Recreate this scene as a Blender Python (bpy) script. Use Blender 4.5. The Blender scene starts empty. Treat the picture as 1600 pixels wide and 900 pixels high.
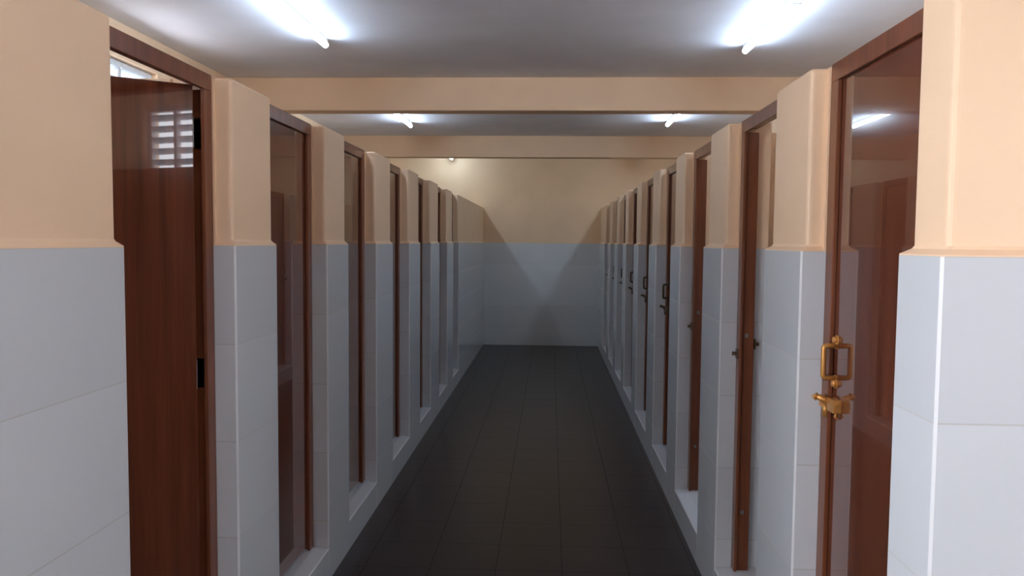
import bpy, bmesh, math, random
from mathutils import Vector, Matrix
random.seed(4)
S = bpy.context.scene
COL = S.collection

# ------------------------------------------------------------ camera, world, exposure
F_PX, YAW, PITCH, ROLL, EYE = 1230.1, 0.04815, 0.05895, 0.0086, 1.51025
cam_d = bpy.data.cameras.new('camera')
cam_d.sensor_width = 36.0
cam_d.lens = F_PX / 1600 * 36.0
cam_d.clip_start = 0.02
cam = bpy.data.objects.new('camera', cam_d)
COL.objects.link(cam)
cy, sy, cp, sp, cr, sr = (math.cos(YAW), math.sin(YAW), math.cos(PITCH), math.sin(PITCH), math.cos(ROLL), math.sin(ROLL))
fw = Vector((-sy*cp, cy*cp, -sp)); r0 = Vector((cy, sy, 0)); u0 = r0.cross(fw)
rt = cr*r0 + sr*u0; up = -sr*r0 + cr*u0
m = Matrix((rt, up, -fw)).transposed().to_4x4(); m.translation = (0, 0, EYE)
cam.matrix_world = m
S.camera = cam

S.view_settings.view_transform = 'Standard'
S.view_settings.look = 'None'
S.view_settings.gamma = 1.0
S.view_settings.use_curve_mapping = False
S.view_settings.exposure = 0.0
TUBE = 60.0            # radiance of the tube lights
SKY = 16.0              # radiance of the daylight outside
world = bpy.data.worlds.new('daylight')
S.world = world
world.use_nodes = True
bg = world.node_tree.nodes['Background']
bg.inputs['Color'].default_value = (0.92, 0.96, 1.04, 1)
bg.inputs['Strength'].default_value = SKY
S.cycles.max_bounces = 10
S.cycles.diffuse_bounces = 6
S.cycles.glossy_bounces = 5
S.cycles.sample_clamp_indirect = 6.0

# ------------------------------------------------------------ materials
def mat(name):
    m = bpy.data.materials.new(name); m.use_nodes = True
    nt = m.node_tree
    return m, nt, nt.nodes['Principled BSDF']
def N(nt, t, **kw):
    n = nt.nodes.new(t)
    for k, v in kw.items(): setattr(n, k, v)
    return n
def ramp(nt, fac, c0, c1, p0=0.3, p1=0.7):
    r = N(nt, 'ShaderNodeValToRGB')
    r.color_ramp.elements[0].position = p0; r.color_ramp.elements[1].position = p1
    r.color_ramp.elements[0].color = (*c0, 1); r.color_ramp.elements[1].color = (*c1, 1)
    nt.links.new(fac, r.inputs[0]); return r.outputs[0]
def noise(nt, scale, detail=3, vec=None, mapping=None):
    n = N(nt, 'ShaderNodeTexNoise'); n.inputs['Scale'].default_value = scale; n.inputs['Detail'].default_value = detail
    g = N(nt, 'ShaderNodeNewGeometry'); out = g.outputs['Position']
    if mapping:
        mp = N(nt, 'ShaderNodeMapping'); mp.inputs['Scale'].default_value = mapping
        nt.links.new(out, mp.inputs[0]); out = mp.outputs[0]
    nt.links.new(out, n.inputs['Vector']); return n.outputs['Fac']
def bump(nt, b, h, strength, dist=0.002):
    n = N(nt, 'ShaderNodeBump'); n.inputs['Strength'].default_value = strength; n.inputs['Distance'].default_value = dist
    nt.links.new(h, n.inputs['Height']); nt.links.new(n.outputs[0], b.inputs['Normal'])

def plaster(name, c, rough=0.55, var=0.06):
    m, nt, b = mat(name)
    col = ramp(nt, noise(nt, 2.5, 4), tuple(x*(1-var) for x in c), tuple(min(1, x*(1+var*.5)) for x in c))
    nt.links.new(col, b.inputs['Base Color'])
    b.inputs['Roughness'].default_value = rough
    bump(nt, b, noise(nt, 140, 3), 0.25, 0.0015)
    return m
M_peach = plaster('peach_plaster', (0.84, 0.60, 0.395), 0.5)
M_ceil = plaster('white_ceiling_paint', (0.84, 0.855, 0.94), 0.8)
M_paint_grey = plaster('cream_paint', (0.75, 0.68, 0.56), 0.6)

def tile_mat(name, c, jc, zs, z0, xs=None, axis='Y', rough=0.16, jw=0.0016, var=0.03, spec=0.5, jrough=0.8):
    """glazed tiles; joints in z every zs from z0 (and along axis every xs)"""
    m, nt, b = mat(name)
    g = N(nt, 'ShaderNodeNewGeometry'); sx = N(nt, 'ShaderNodeSeparateXYZ'); nt.links.new(g.outputs['Position'], sx.inputs[0])
    def M(op, a, bv=None):
        n = N(nt, 'ShaderNodeMath', operation=op)
        for i, v in enumerate((a, bv)):
            if v is None: continue
            if isinstance(v, (int, float)): n.inputs[i].default_value = v
            else: nt.links.new(v, n.inputs[i])
        return n.outputs[0]
    def joint(o, step, off):
        t = M('FRACT', M('DIVIDE', M('SUBTRACT', o, off), step))
        d = M('MULTIPLY', M('MINIMUM', t, M('SUBTRACT', 1.0, t)), step)
        return M('LESS_THAN', d, jw), M('FLOOR', M('DIVIDE', M('SUBTRACT', o, off), step))
    j, idx = joint(sx.outputs['Z'], zs, z0) if zs else (None, None)
    if xs:
        for k, ax in enumerate(axis):
            jx, ix = joint(sx.outputs[ax], xs[k], 0.07 + 0.11*k)
            j = jx if j is None else M('MAXIMUM', j, jx)
            idx = ix if idx is None else M('ADD', M('MULTIPLY', idx, 7.31), ix)
    wn = N(nt, 'ShaderNodeTexWhiteNoise', noise_dimensions='1D'); nt.links.new(idx, wn.inputs['W'])
    base = ramp(nt, wn.outputs['Value'], tuple(x*(1-var) for x in c), tuple(x*(1+var) for x in c), 0, 1)
    mx = N(nt, 'ShaderNodeMix', data_type='RGBA'); nt.links.new(j, mx.inputs['Factor'])
    nt.links.new(base, mx.inputs[6]); mx.inputs[7].default_value = (*jc, 1)
    nt.links.new(mx.outputs[2], b.inputs['Base Color'])
    rm = N(nt, 'ShaderNodeMapRange'); nt.links.new(j, rm.inputs[0]); rm.inputs[3].default_value = rough; rm.inputs[4].default_value = jrough
    nt.links.new(rm.outputs[0], b.inputs['Roughness'])
    b.inputs['Specular IOR Level'].default_value = spec
    bump(nt, b, M('SUBTRACT', 1.0, j), 0.3, 0.001)
    return m
TILE_TOP, TILE_H = 1.49, 0.305
M_tile = tile_mat('white_wall_tile', (0.62, 0.645, 0.67), (0.50, 0.49, 0.48), TILE_H, TILE_TOP - 5*TILE_H)
M_grout = plaster('white_corner_grout', (0.72, 0.73, 0.74), 0.45, 0.02)
M_floor = tile_mat('dark_floor_tile', (0.018, 0.0105, 0.0102), (0.008, 0.005, 0.0048), None, 0, (0.305, 0.305), 'XY', 0.30, 0.0015, 0.12, 0.29, 0.65)

def wood(name, c0, c1, rough=0.1, coat=0.6):
    m, nt, b = mat(name)
    n1 = noise(nt, 1.0, 5, mapping=(34, 34, 1.3)); n2 = noise(nt, 1.0, 3, mapping=(220, 220, 5))
    ad = N(nt, 'ShaderNodeMath', operation='MULTIPLY_ADD'); nt.links.new(n2, ad.inputs[0]); ad.inputs[1].default_value = 0.35; nt.links.new(n1, ad.inputs[2])
    nt.links.new(ramp(nt, ad.outputs[0], c0, c1, 0.45, 0.95), b.inputs['Base Color'])
    b.inputs['Roughness'].default_value = rough + 0.1
    b.inputs['Specular IOR Level'].default_value = 0.12
    b.inputs['Coat Weight'].default_value = coat; b.inputs['Coat Roughness'].default_value = rough
    return m
M_leaf = wood('varnished_brown_door', (0.075, 0.020, 0.010), (0.150, 0.042, 0.020), 0.012, 0.9)
M_frame = wood('varnished_brown_frame', (0.125, 0.038, 0.017), (0.210, 0.066, 0.029), 0.18, 0.38)

def simple(name, c, rough, metal=0.0):
    m, nt, b = mat(name)
    nt.links.new(ramp(nt, noise(nt, 60, 3), tuple(x*0.85 for x in c), c), b.inputs['Base Color'])
    b.inputs['Roughness'].default_value = rough; b.inputs['Metallic'].default_value = metal
    return m
M_brass = simple('golden_brass', (0.62, 0.29, 0.075), 0.36, 0.55)
M_steel = simple('dull_steel', (0.17, 0.18, 0.18), 0.45, 0.3)
M_brass_old = simple('darkened_brass', (0.095, 0.055, 0.022), 0.45, 0.4)
M_lamp_body = simple('white_lamp_body', (0.80, 0.80, 0.80), 0.5)
M_dark = simple('dark_clip', (0.06, 0.06, 0.065), 0.6)
M_alu = simple('white_window_frame', (0.74, 0.75, 0.77), 0.4)
def emitter(name, c, s):
    m, nt, b = mat(name)
    b.inputs['Base Color'].default_value = (0.9, 0.9, 0.9, 1)
    b.inputs['Emission Color'].default_value = (*c, 1); b.inputs['Emission Strength'].default_value = s
    return m
M_tube_dim = emitter('dimmed_lit_tube', (0.70, 0.90, 1.04), TUBE*0.62)  # same tube turned down in the last bay, keeps the end wall darker
M_tube = emitter('lit_tube', (0.70, 0.88, 1.08), TUBE)
def louver_glass():
    m, nt, b = mat('frosted_louver_glass')
    out = nt.nodes['Material Output']
    tr = N(nt, 'ShaderNodeBsdfTranslucent'); tr.inputs[0].default_value = (0.85, 0.9, 0.95, 1)
    b.inputs['Base Color'].default_value = (0.3, 0.32, 0.33, 1); b.inputs['Roughness'].default_value = 0.25
    mx = N(nt, 'ShaderNodeMixShader'); mx.inputs[0].default_value = 0.4
    nt.links.new(b.outputs[0], mx.inputs[1]); nt.links.new(tr.outputs[0], mx.inputs[2]); nt.links.new(mx.outputs[0], out.inputs[0])
    return m
M_louver = louver_glass()

# ------------------------------------------------------------ mesh helpers
class MB:
    """collects shapes, then links them as ONE mesh object"""
    def __init__(self): self.v = []; self.f = []; self.mi = []; self.mats = []; self.sm = []
    def mat(self, m):
        if m not in self.mats: self.mats.append(m)
        return self.mats.index(m)
    def add(self, vs, fs, m, smooth=False):
        k = len(self.v); i = self.mat(m)
        self.v += [Vector(p) for p in vs]
        for f in fs: self.f.append([k+a for a in f]); self.mi.append(i); self.sm.append(smooth)
    def box(self, x0, x1, y0, y1, z0, z1, m, bev=0.0):
        bm = bmesh.new(); bmesh.ops.create_cube(bm, size=1)
        for v in bm.verts:
            v.co = Vector(((x0+x1)/2 + v.co.x*abs(x1-x0), (y0+y1)/2 + v.co.y*abs(y1-y0), (z0+z1)/2 + v.co.z*abs(z1-z0)))
        if bev: bmesh.ops.bevel(bm, geom=bm.edges[:], offset=bev, segments=2, affect='EDGES', profile=0.6)
        self.take(bm, m)
    def take(self, bm, m, smooth=False):
        bmesh.ops.recalc_face_normals(bm, faces=bm.faces[:])
        bm.verts.index_update()
        self.add([v.co.copy() for v in bm.verts], [[v.index for v in f.verts] for f in bm.faces], m, smooth); bm.free()
    def rings(self, rings, m, side_mats=None, cap_mat=None):
        """stack of closed polygons (same vertex count), capped"""
        n = len(rings[0]); k = len(self.v)
        for r in rings: self.v += [Vector(p) for p in r]
        for a in range(len(rings)-1):
            for i in range(n):
                j = (i+1) % n
                self.f.append([k+a*n+i, k+a*n+j, k+(a+1)*n+j, k+(a+1)*n+i])
                self.mi.append(self.mat(side_mats[i] if side_mats else m)); self.sm.append(False)
        for a, rev in ((0, True), (len(rings)-1, False)):
            ids = [k+a*n+i for i in range(n)]
            self.f.append(ids[::-1] if rev else ids); self.mi.append(self.mat(cap_mat or m)); self.sm.append(False)
    def tube(self, pts, r, m, seg=10):
        """round bar along a polyline, capped"""
        pts = [Vector(p) for p in pts]; k = len(self.v); n = len(pts); rs = r if isinstance(r, (list, tuple)) else [r]*n
        t = (pts[1]-pts[0]).normalized(); a = t.orthogonal().normalized()
        for i, p in enumerate(pts):
            if i == 0: t = (pts[1]-pts[0])
            elif i == n-1: t = (pts[-1]-pts[-2])
            else: t = (pts[i+1]-pts[i]).normalized() + (pts[i]-pts[i-1]).normalized()
            t.normalize(); a = (a - t*a.dot(t)).normalized(); b = t.cross(a)
            for s in range(seg):
                q = 2*math.pi*s/seg; self.v.append(p + (a*math.cos(q) + b*math.sin(q))*rs[i])
        i0 = self.mat(m)
        for i in range(n-1):
            for s in range(seg):
                s2 = (s+1) % seg
                self.f.append([k+i*seg+s, k+i*seg+s2, k+(i+1)*seg+s2, k+(i+1)*seg+s]); self.mi.append(i0); self.sm.append(True)
        self.f.append([k+s for s in range(seg)][::-1]); self.mi.append(i0); self.sm.append(False)
        self.f.append([k+(n-1)*seg+s for s in range(seg)]); self.mi.append(i0); self.sm.append(False)
    def build(self, name, parent=None):
        me = bpy.data.meshes.new(name); me.from_pydata([tuple(p) for p in self.v], [], self.f)
        for m in self.mats: me.materials.append(m)
        for p, i, s in zip(me.polygons, self.mi, self.sm): p.material_index = i; p.use_smooth = s
        bm = bmesh.new(); bm.from_mesh(me); bmesh.ops.recalc_face_normals(bm, faces=bm.faces[:]); bm.to_mesh(me); bm.free()
        o = bpy.data.objects.new(name, me); COL.objects.link(o)
        if parent: o.parent = parent
        return o
def struct(o): o['kind'] = 'structure'; return o
def thing(name, label, cat, loc=(0, 0, 0), group=None):
    o = bpy.data.objects.new(name, None); COL.objects.link(o); o.location = loc; o.empty_display_size = 0.1
    o['label'] = label; o['category'] = cat; o['kind'] = 'thing'
    if group: o['group'] = group
    return o

# ------------------------------------------------------------ room measures
AL, AR = 0.9644, 0.7043            # corridor face of the tiled cubicle walls, left and right
XL, XR = -2.45, 2.19               # outer walls
YB, YF = 11.45, -2.6               # end wall, entrance wall
HC = 2.731                         # ceiling
BEAM_Z, BEAM_Y, BEAM_W = 2.484, (5.924, 9.168), 0.17
TOP = 2.0                          # top of the cubicle walls
U_FR0, U_FR1, U_BACK = 0.068, 0.130, 0.190   # frame front, frame back, back of the front wall (depth from the tile face)
# cubicle walls: (start, end) of each pier along the corridor
L_PIERS = [(1.30, 1.745), (2.374, 2.741), (3.372, 3.729), (4.340, 4.795), (5.374, 5.818), (6.346, 6.840), (7.373, 7.815), (8.302, YB)]
R_PIERS = [(1.455, 1.634), (2.253, 2.632), (3.277, 3.672), (4.330, 4.663), (5.310, 5.689), (6.394, 6.712), (7.424, 7.719), (8.370, 8.722), (9.350, 9.735), (10.360, YB)]

# ------------------------------------------------------------ floor, ceiling, beams
b = MB(); b.box(XL-.15, XR+.15, YF-.15, YB+.15, -.12, 0, M_floor); struct(b.build('floor'))
b = MB(); b.box(XL-.15, XR+.15, YF-.15, YB+.15, HC, HC+.12, M_ceil); struct(b.build('ceiling'))
for i, y in enumerate(BEAM_Y):
    b = MB(); b.box(XL+.001, XR-.001, y, y+BEAM_W, BEAM_Z, HC-.001, M_peach, 0.006); struct(b.build('trim_%d' % (i+1)))

# ------------------------------------------------------------ outer walls with high louvred windows
def wall_with_holes(name, fixed, lo, hi, holes, axis, thick):
    """wall in the plane x=fixed ('Y' wall) or y=fixed ('X' wall); thick goes outward; holes = (a0,a1,z0,z1)"""
    def slab(mb, a0, a1, z0, z1, t0, t1, m):
        if a1-a0 < 1e-4 or z1-z0 < 1e-4: return
        x = sorted((fixed+t0, fixed+t1))
        if axis == 'Y': mb.box(x[0], x[1], a0, a1, z0, z1, m)
        else: mb.box(a0, a1, x[0], x[1], z0, z1, m)
    mb = MB(); cur = lo
    for a0, a1, z0, z1 in sorted(holes):
        slab(mb, cur, a0, 0, HC, 0, thick, M_peach)
        slab(mb, a0, a1, 0, z0, 0, thick, M_peach); slab(mb, a0, a1, z1, HC, 0, thick, M_peach); cur = a1
    slab(mb, cur, hi, 0, HC, 0, thick, M_peach)
    w = struct(mb.build(name))
    tb = MB(); cur = lo; inn = -math.copysign(0.012, thick)
    low = [h for h in sorted(holes) if h[2] < TILE_TOP]
    for a0, a1, z0, z1 in low:
        slab(tb, cur, a0, 0, TILE_TOP, inn, 0, M_tile); slab(tb, a0, a1, 0, min(z0, TILE_TOP), inn, 0, M_tile); cur = a1
    slab(tb, cur, hi, 0, TILE_TOP, inn, 0, M_tile)
    tb.build('tile_cladding', w)
    return w
def louvre_window(i, xin, out, y0, y1, z0, z1, panels=2, slats=5, tilt=0.020):
    """frame (root) with mullion and frosted glass slats, in an outer wall whose inside face is x=xin"""
    xa = xin + out*0.04; xb = xin + out*0.09; x0, x1 = sorted((xa, xb)); t = 0.035
    f = MB()
    f.box(x0, x1, y0, y1, z0, z0+t, M_alu, .003); f.box(x0, x1, y0, y1, z1-t, z1, M_alu, .003)
    w = (y1-y0-t)/panels
    for k in range(panels+1): f.box(x0, x1, y0+k*w, y0+k*w+t, z0+t, z1-t, M_alu, .003)
    root = struct(f.build('window_%d' % i))
    h = (z1-z0-2*t)/slats
    for k in range(panels):
        for s in range(slats):
            zc = z0+t+h*(s+.5); g = MB(); xc = (xa+xb)/2; dx, dz = 0.030*out, tilt
            ya, yb = y0+k*w+t+.002, y0+(k+1)*w-.002
            e = 0.003
            g.rings([[(xc-dx, y, zc+dz-e), (xc-dx, y, zc+dz+e), (xc+dx, y, zc-dz+e), (xc+dx, y, zc-dz-e)] for y in (ya, yb)], M_louver)
            g.build('louver_pane', root)
    return root
def fill_light_window(i, xin, out, y0, y1, z0, z1, n):  # framed opening in the unseen lobby, added to let in fill daylight
    f = MB(); t = 0.045; a, c = sorted((xin+out*.05, xin+out*.10))
    f.box(a, c, y0, y1, z0, z0+t, M_alu, .003); f.box(a, c, y0, y1, z1-t, z1, M_alu, .003)
    w = (y1-y0-t)/n
    for k in range(n+1): f.box(a, c, y0+k*w, y0+k*w+t, z0+t, z1-t, M_alu, .003)
    struct(f.build('window_%d' % i))
WL = [(-1.55, 1.04, 1.00, 2.36), (4.12, 4.85, 2.20, 2.53)]
WR = [(-1.45, -0.85, 2.08, 2.62), (-0.42, 0.42, 1.05, 2.05), (3.0, 4.0, 2.20, 2.475)]
wall_with_holes('wall_left', XL, YF, YB, WL, 'Y', -.15)
wall_with_holes('wall_right', XR, YF, YB, WR, 'Y', .15)
louvre_window(1, XL, -1, *WL[1], panels=2, slats=4, tilt=0.030)
fill_light_window(4, XL, -1, *WL[0], 4)  # unseen, added to brighten the right-hand piers
louvre_window(2, XR, 1, *WR[0], panels=2, slats=5)
fill_light_window(5, XR, 1, *WR[1], 2)  # unseen, added to brighten the left-hand piers
louvre_window(3, XR, 1, *WR[2], panels=2, slats=4, tilt=0.012)
wall_with_holes('wall_back', YB, XL, XR, [], 'X', .15)
wall_with_holes('wall_front', YF, XL, XR, [], 'X', -.15)

# ------------------------------------------------------------ cubicle front walls
def P(s, a, u, y, z): return (s*(a+u), y, z)
U_WALL0 = U_BACK
def cubicle_wall(s, a, piers, off, name):
    up_ = MB(); ti = MB(); e = 0.005; c = 0.006; U_WALL = U_WALL0
    for i, (n, f) in enumerate(piers):
        last = i == len(piers)-1
        U_BACK = U_WALL if i else abs(XL if s < 0 else XR) - a - .026      # the first one is the end wall of the row
        ff = YB-.0005 if last else f
        # tiled lower part: solid, corridor corners chamfered and grouted
        poly = [(0, n+e), (e, n), (U_BACK+.012, n), (U_BACK+.012, ff), (0 if last else e, ff), (0, ff if last else ff-e)]
        sm = [M_grout, M_tile, M_tile, M_tile, M_grout if not last else M_tile, M_tile]
        if last: poly = [(0, n+e), (e, n), (U_BACK+.012, n), (U_BACK+.012, ff), (.001, ff), (0, ff-.001)]
        ti.rings([[P(s, a, u, y, z) for u, y in poly] for z in (0, TILE_TOP)], M_tile, sm)
        # plastered upper part: flares out to the tile edge, stepped round the door frame
        o = off
        fo = ff if last else ff-o
        def arc(u0, y0, u1, y1, u2, y2):
            # quadratic corner from point 0 over corner 1 to point 2
            return [((1-t)**2*u0+2*t*(1-t)*u1+t*t*u2, (1-t)**2*y0+2*t*(1-t)*y1+t*t*y2) for t in (0, .25, .5, .75, 1)]
        def ring(d, z, k):
            c = .004 + d
            ns = n+k if i == 0 else n
            q = arc(k, n+k+c, k, n+k, k+c, n+k) + [(U_FR0-.004, n+k), (U_FR0-.004, ns), (U_BACK-.004, ns), (U_BACK, ns+.004)]
            if last: q += [(U_BACK, ff-.001), (U_BACK-.001, ff), (k+.001, ff), (k, ff-.001)]
            else: q += [(U_BACK, ff-.004), (U_BACK-.004, ff), (U_FR0-.004, ff), (U_FR0-.004, ff-k)] + arc(k+c, ff-k, k, ff-k, k, ff-k-c)
            return [P(s, a, u, y, z) for u, y in q]
        up_.rings([ring(0, TILE_TOP-.001, .0008), ring(0, TILE_TOP+.003, .001), ring(.006, TILE_TOP+.013, o*.85), ring(.010, TILE_TOP+.019, o), ring(.010, TOP-.006, o), ring(.010, TOP, o+.004)], M_peach)
    w = struct(up_.build(name)); ti.build('tile_cladding', w)
    for i in range(len(piers)-1):
        y0, y1 = piers[i][1], piers[i+1][0]; U_BACK = U_WALL
        t = MB()
        u1 = U_BACK+.012; zf, zb = 0.146, 0.154
        prof = [(0.0, 0.0), (0.0, zf-.006), (0.004, zf), (U_FR0-.006, zb), (u1, zb), (u1, 0.0)]
        t.rings([[P(s, a, u, y, z) for u, z in prof] for y in (y0+.0005, y1-.0005)], M_tile, [M_tile, M_grout, M_tile, M_tile, M_tile, M_tile])
        t.build('threshold', w)
    return w
cubicle_wall(-1, AL, L_PIERS, 0.013, 'wall_left_cubicles')
cubicle_wall(1, AR, R_PIERS, 0.019, 'wall_right_cubicles')

# partitions between the cubicles, from the front wall to the outer wall
def partition(s, a, y, th=0.10):
    xo = abs(XL if s < 0 else XR)-.013
    x0, x1 = sorted((s*(a+U_BACK+.0125), s*xo))
    mb = MB(); mb.box(x0, x1, y, y+th, 0, TOP, M_peach, .004); w = struct(mb.build('wall_partition'))
    t = MB(); t.box(x0, x1, y-.012, y+th+.012, 0, TILE_TOP, M_tile, .002); t.build('tile_cladding', w)
for n, f in L_PIERS[1:-1]: partition(-1, AL, n+.014)
partition(-1, AL, L_PIERS[-1][0]+.05)
for n, f in R_PIERS[1:-1]: partition(1, AR, f-.115)
partition(1, AR, R_PIERS[-1][0]+.05)

# unseen double door added on lobby's right wall, keeps the ajar leaf's reflection dark
b = MB()
for k in range(2):
    y = -2.25 + k*0.80
    b.box(XR-.045, XR-.0125, y, y+.79, .01, 2.03, M_leaf, .003)
    for z0 in (.14, 1.08): b.box(XR-.055, XR-.045, y+.12, y+.67, z0, z0+.82, M_leaf, .003)
dd = struct(b.build('added_dark_door_1'))
b = MB(); b.box(XR-.06, XR-.0125, -2.32, -2.255, .001, 2.10, M_frame, .003); b.box(XR-.06, XR-.0125, -.655, -.59, .001, 2.10, M_frame, .003); b.box(XR-.06, XR-.0125, -2.25, -.66, 2.04, 2.10, M_frame, .003); b.build('door_frame', dd)
# unseen pale raised cubicle floors, added to bounce light up to the ceiling
for nm, x0, x1, y0 in (('floor_left_bounce', XL+.013, -(AL+U_BACK+.0125), 1.33), ('floor_right_bounce', AR+U_BACK+.0125, XR-.013, 1.49)):
    b = MB(); b.box(x0, x1, y0, YB-.013, .001, .14, M_tile); struct(b.build(nm))

# ------------------------------------------------------------ doors
FR_W = 0.055
def rect(mb, s, a, u0, u1, y0, y1, z0, z1, m, bev=0.002):
    x = sorted((s*(a+u0), s*(a+u1))); mb.box(x[0], x[1], y0, y1, z0, z1, m, bev)
def door(s, a, y0, y1, label, group, hinge='far', angle=0.0, handle=True, handle_mat=None, leaf=True, keeper=False):
    """frame + leaf; all parts hang under one Empty on the threshold"""
    yc = (y0+y1)/2; z0, z1 = 0.155, TOP+.006
    root = thing('cubicle_door', label, 'door', (s*(a+.1), yc, z0), group)
    bpy.context.view_layer.update()
    inv = Matrix.Translation(Vector((s*(a+.1), yc, z0))).inverted()
    def put(mb, name, parent, mtx=None):
        o = mb.build(name, parent)
        o.matrix_parent_inverse = Matrix.Identity(4)
        return o
    def local(mb, origin): 
        mb.v = [p - Vector(origin) for p in mb.v]; return mb
    O = (s*(a+.1), yc, z0)
    fr = MB(); RB, US = .018, U_FR0+.0115
    rect(fr, s, a, US-.0015, U_FR1, y0+.0008, y0+FR_W-RB, z0, z1-.05, M_frame, .002)
    rect(fr, s, a, U_FR0, US, y0+.0006, y0+FR_W, z0, z1-.05, M_frame, .0025)
    rect(fr, s, a, US-.0015, U_FR1, y1-FR_W+RB, y1-.0008, z0, z1-.05, M_frame, .002)
    rect(fr, s, a, U_FR0, US, y1-FR_W, y1-.0006, z0, z1-.05, M_frame, .0025)
    rect(fr, s, a, US-.0015, U_FR1, y0+.0008, y1-.0008, z1-.05+RB, z1-.0002, M_frame, .002)
    rect(fr, s, a, U_FR0, US, y0+.0006, y1-.0006, z1-.05, z1, M_frame, .0025)
    put(local(fr, O), 'door_frame', root)
    d0, d1 = U_FR0+.012, U_FR0+.046
    la, lb = y0+FR_W-RB+.003, y1-FR_W+RB-.003
    lz0, lz1 = z0+.022, z1-.05+RB-.009
    if not leaf:
        if keeper:
            k = MB()
            k.tube([P(s, a, U_FR0-.001, y1-.030, 1.06), P(s, a, U_FR0-.022, y1-.030, 1.06)], .008, M_brass_old, 10)
            k.box(*sorted((s*(a+U_FR0-.001), s*(a+U_FR0-.006))), y1-.045, y1-.015, 1.04, 1.08, M_brass_old, .001)
            put(local(k, O), 'bolt_keeper', root)
            k = MB()
            k.tube([P(s, a, U_FR1+.001, y1-.030, 1.10), P(s, a, U_FR1+.022, y1-.030, 1.10)], .008, M_brass_old, 10)
            k.box(*sorted((s*(a+U_FR1+.001), s*(a+U_FR1+.006))), y1-.045, y1-.015, 1.08, 1.12, M_brass_old, .001)
            put(local(k, O), 'bolt_keeper', root)
            for zz in (1.135, 0.40):
                k = MB(); rect(k, s, a, U_FR0+.026, U_FR0+.038, y1-FR_W+RB-.0015, y1-FR_W+RB+.001, zz-.008, zz+.008, M_steel, .0003)
                put(local(k, O), 'strike_plate', root)
        return root
    # hinge axis
    hy = lb+.002 if hinge == 'far' else la-.002
    piv = (s*(a+d1), hy, 0)
    lf = MB(); rect(lf, s, a, d0, d1, la, lb, lz0, lz1, M_leaf, .002)
    lo = put(local(lf, piv), 'door_leaf', root)
    lo.location = Vector(piv) - Vector(O)
    sgn = (1 if s < 0 else -1) * (-1 if hinge == 'far' else 1)
    lo.rotation_euler = (0, 0, sgn*angle)
    for hz in (lz1-.14, (lz0+lz1)/2+.03, lz0+.22):
        h = MB()
        h.tube([P(s, a, d1+.004, hy, hz-.045), P(s, a, d1+.004, hy, hz+.045)], .005, M_steel, 8)
        ys = sorted((hy, hy + (-.0025 if hinge == 'far' else .0025)))
        rect(h, s, a, d0+.004, d1+.002, ys[0], ys[1], hz-.045, hz+.045, M_steel, 0)
        put(local(h, piv), 'hinge', lo)
        h2 = MB(); ys = sorted((hy+(.001 if hinge == 'far' else -.001), hy + (.0028 if hinge == 'far' else -.0028)))
        rect(h2, s, a, U_FR0+.018, d1+.006, ys[0], ys[1], hz-.045, hz+.045, M_steel, 0)
        put(local(h2, O), 'hinge_plate', root)
    if handle:
        hm = handle_mat or M_brass
        ye = la+.030 if hinge == 'far' else lb-.040     # free stile
        hz0, hz1 = 1.130, 1.250
        h = MB(); g = -.036
        for z in (hz0, hz1):
            h.tube([P(s, a, d0+.001, ye, z), P(s, a, d0-.004, ye, z)], .013, hm, 14)
            h.tube([P(s, a, d0-.003, ye, z), P(s, a, d0-.012, ye, z)], [.010, .0085], hm, 14)
        q = 0.016
        pts = [P(s, a, d0-.002, ye, hz1-q), P(s, a, d0+g*.7, ye, hz1-q), P(s, a, d0+g, ye, hz1-q-.012), P(s, a, d0+g, ye, hz0+q+.012), P(s, a, d0+g*.7, ye, hz0+q), P(s, a, d0-.002, ye, hz0+q)]
        rounded = [pts[0]]
        for p, c, n in ((pts[0], P(s, a, d0+g, ye, hz1-q), pts[3]), (pts[2], P(s, a, d0+g, ye, hz0+q), pts[5])):
            p, c, n = Vector(p), Vector(c), Vector(n); r = .009
            A, B = c+(p-c).normalized()*r, c+(n-c).normalized()*r
            rounded += [(1-t)**2*A+2*t*(1-t)*c+t*t*B for t in (0, .25, .5, .75, 1)]
        rounded.append(pts[5])
        h.tube(rounded, .0072, hm, 12)
        h.tube([P(s, a, d0-.002, ye, hz1+.004), P(s, a, d0-.002, ye, hz1-q-.008)], .006, hm, 8)
        h.tube([P(s, a, d0-.002, ye, hz0-.004), P(s, a, d0-.002, ye, hz0+q+.008)], .006, hm, 8)
        put(local(h, piv), 'door_handle', lo)
        k = MB(); zb = 1.074; w = -1 if hinge == 'near' else 1      # direction away from the frame
        yb = ye + .004
        # sliding bolt: base block, rod running into the frame keeper, turned down hasp tongue
        rect(k, s, a, d0-.022, d0+.0005, min(yb, yb+w*.05), max(yb, yb+w*.05), zb-.018, zb+.018, hm, .003)
        k.tube([P(s, a, d0-.014, yb+w*.055, zb), P(s, a, d0-.014, yb-w*.062, zb)], .0075, hm, 12)
        k.tube([P(s, a, d0-.014, yb-w*.005, zb+.004), P(s, a, d0-.030, yb-w*.012, zb+.010), P(s, a, d0-.046, yb-w*.012, zb+.018)], [.009, .009, .007], hm, 10) if s > 0 else None
        if s > 0: k.tube([P(s, a, d0-.042, yb-w*.012, zb+.023), P(s, a, d0-.054, yb-w*.012, zb+.017), P(s, a, d0-.046, yb-w*.012, zb+.010)], .006, hm, 10)
        k.tube([P(s, a, d0-.014, yb-w*.03, zb-.004), P(s, a, d0-.016, yb-w*.03, zb-.042)], .0085, hm, 10)
        k.tube([P(s, a, d0-.004, yb+w*.03, zb-.016), P(s, a, d0-.010, yb+w*.03, zb-.030), P(s, a, d0-.002, yb+w*.03, zb-.036)], .004, hm, 8)
        put(local(k, piv), 'sliding_bolt', lo)
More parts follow.
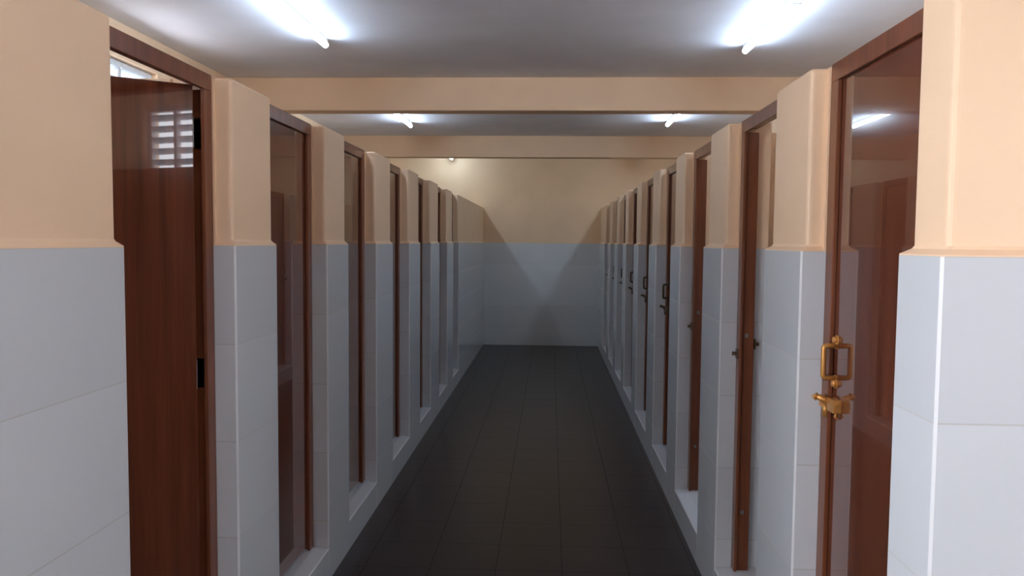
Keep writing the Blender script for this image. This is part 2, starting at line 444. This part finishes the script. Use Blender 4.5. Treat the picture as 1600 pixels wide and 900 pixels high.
        kk = MB(); yk = (y1-.03) if hinge == 'near' else (y0+.03)
        rect(kk, s, a, U_FR0-.012, U_FR0+.0005, yk-.012, yk+.012, zb-.016, zb+.016, hm, .002)
        put(local(kk, O), 'bolt_keeper', root)
    return root
GL, GR = 'brown cubicle doors along the left wall', 'brown cubicle doors along the right wall'
nth = ['first', 'second', 'third', 'fourth', 'fifth', 'sixth', 'seventh', 'eighth', 'ninth']
for i in range(len(L_PIERS)-1):
    y0, y1 = L_PIERS[i][1], L_PIERS[i+1][0]
    if i == 0: lab = 'big brown cubicle door standing ajar on the left, louvered window glare on its top'
    elif i == len(L_PIERS)-2: lab = 'farthest closed brown cubicle door on the left, just before the long blank wall'
    else: lab = '%s brown cubicle door from the camera on the left, closed above its white threshold' % nth[i]
    door(-1, AL, y0, y1, lab, GL, 'far', math.radians(55) if i == 0 else 0.0, handle_mat=M_brass_old)
for i in range(len(R_PIERS)-1):
    y0, y1 = R_PIERS[i][1], R_PIERS[i+1][0]
    kw = dict(hinge='near')
    if i == 0: lab = 'nearest brown cubicle door on the right, closed, with golden handle and bolt'
    elif i == 1: lab = 'open cubicle doorway with reddish wooden frame, second from the camera on the right'; kw.update(leaf=False, keeper=True)
    elif i == 2: lab = 'open cubicle doorway with orange brown frame, third from the camera on the right'; kw.update(leaf=False, keeper=True)
    elif i == 3: kw.update(handle_mat=M_brass_old); lab = 'dark closed cubicle door with handle and bolt, just past two open doorways on right'
    elif i == len(R_PIERS)-2: lab = 'farthest brown cubicle door on the right, nearest the end wall'
    else: lab = '%s brown cubicle door from the camera on the right, closed and seen edge on' % nth[i]
    if i > 3: kw.update(handle_mat=M_brass_old)
    door(1, AR, y0, y1, lab, GR, **kw)

# ------------------------------------------------------------ tube lights on the ceiling
def tube_light(x, yfar, label, length=1.2, glow=None):
    root = thing('tube_light', label, 'light', (x, yfar-length/2, HC), 'white tube lights on the ceiling')
    h = MB(); h.box(-.012, .012, -length/2, length/2, -.024, -.0005, M_lamp_body, .002); h.build('housing', root)
    t = MB(); r, zc = .018, -.040
    prof = [(r*math.cos(math.pi*k/8), zc+r*math.sin(math.pi*k/8)) for k in range(16)]
    t.rings([[(px, y, pz) for px, pz in prof] for y in (-length/2+.012, length/2-.012)], glow or M_tube); t.build('lit_diffuser', root)
    for e in (-1, 1):
        c = MB(); y = sorted((e*length/2, e*(length/2-.0115)))
        c.rings([[(px*1.05, yy, zc+(pz-zc)*1.05) for px, pz in prof] for yy in y], M_lamp_body); c.build('end_cap', root)
    c = MB(); c.box(-.020, .020, -length/2+.16, -length/2+.172, -.061, -.0005, M_dark, .001); c.build('mounting_clip', root)
    return root
tube_light(-1.376, 4.80, 'long lit white tube light at the top left, over the nearest left cubicles')
tube_light(1.181, 4.98, 'long lit white tube light at the top right, over the nearest right cubicles')
tube_light(-1.45, 8.14, 'lit tube light left of centre, seen short just beyond the first beam')
tube_light(1.157, 8.04, 'lit tube light right of centre, seen short just beyond the first beam')
tube_light(-1.43, 11.35, 'farthest lit tube light, only its round end showing under the second beam', glow=M_tube_dim)
tube_light(1.15, 10.75, 'lit tube light by the end wall on the right, hidden behind the second beam', glow=M_tube_dim)
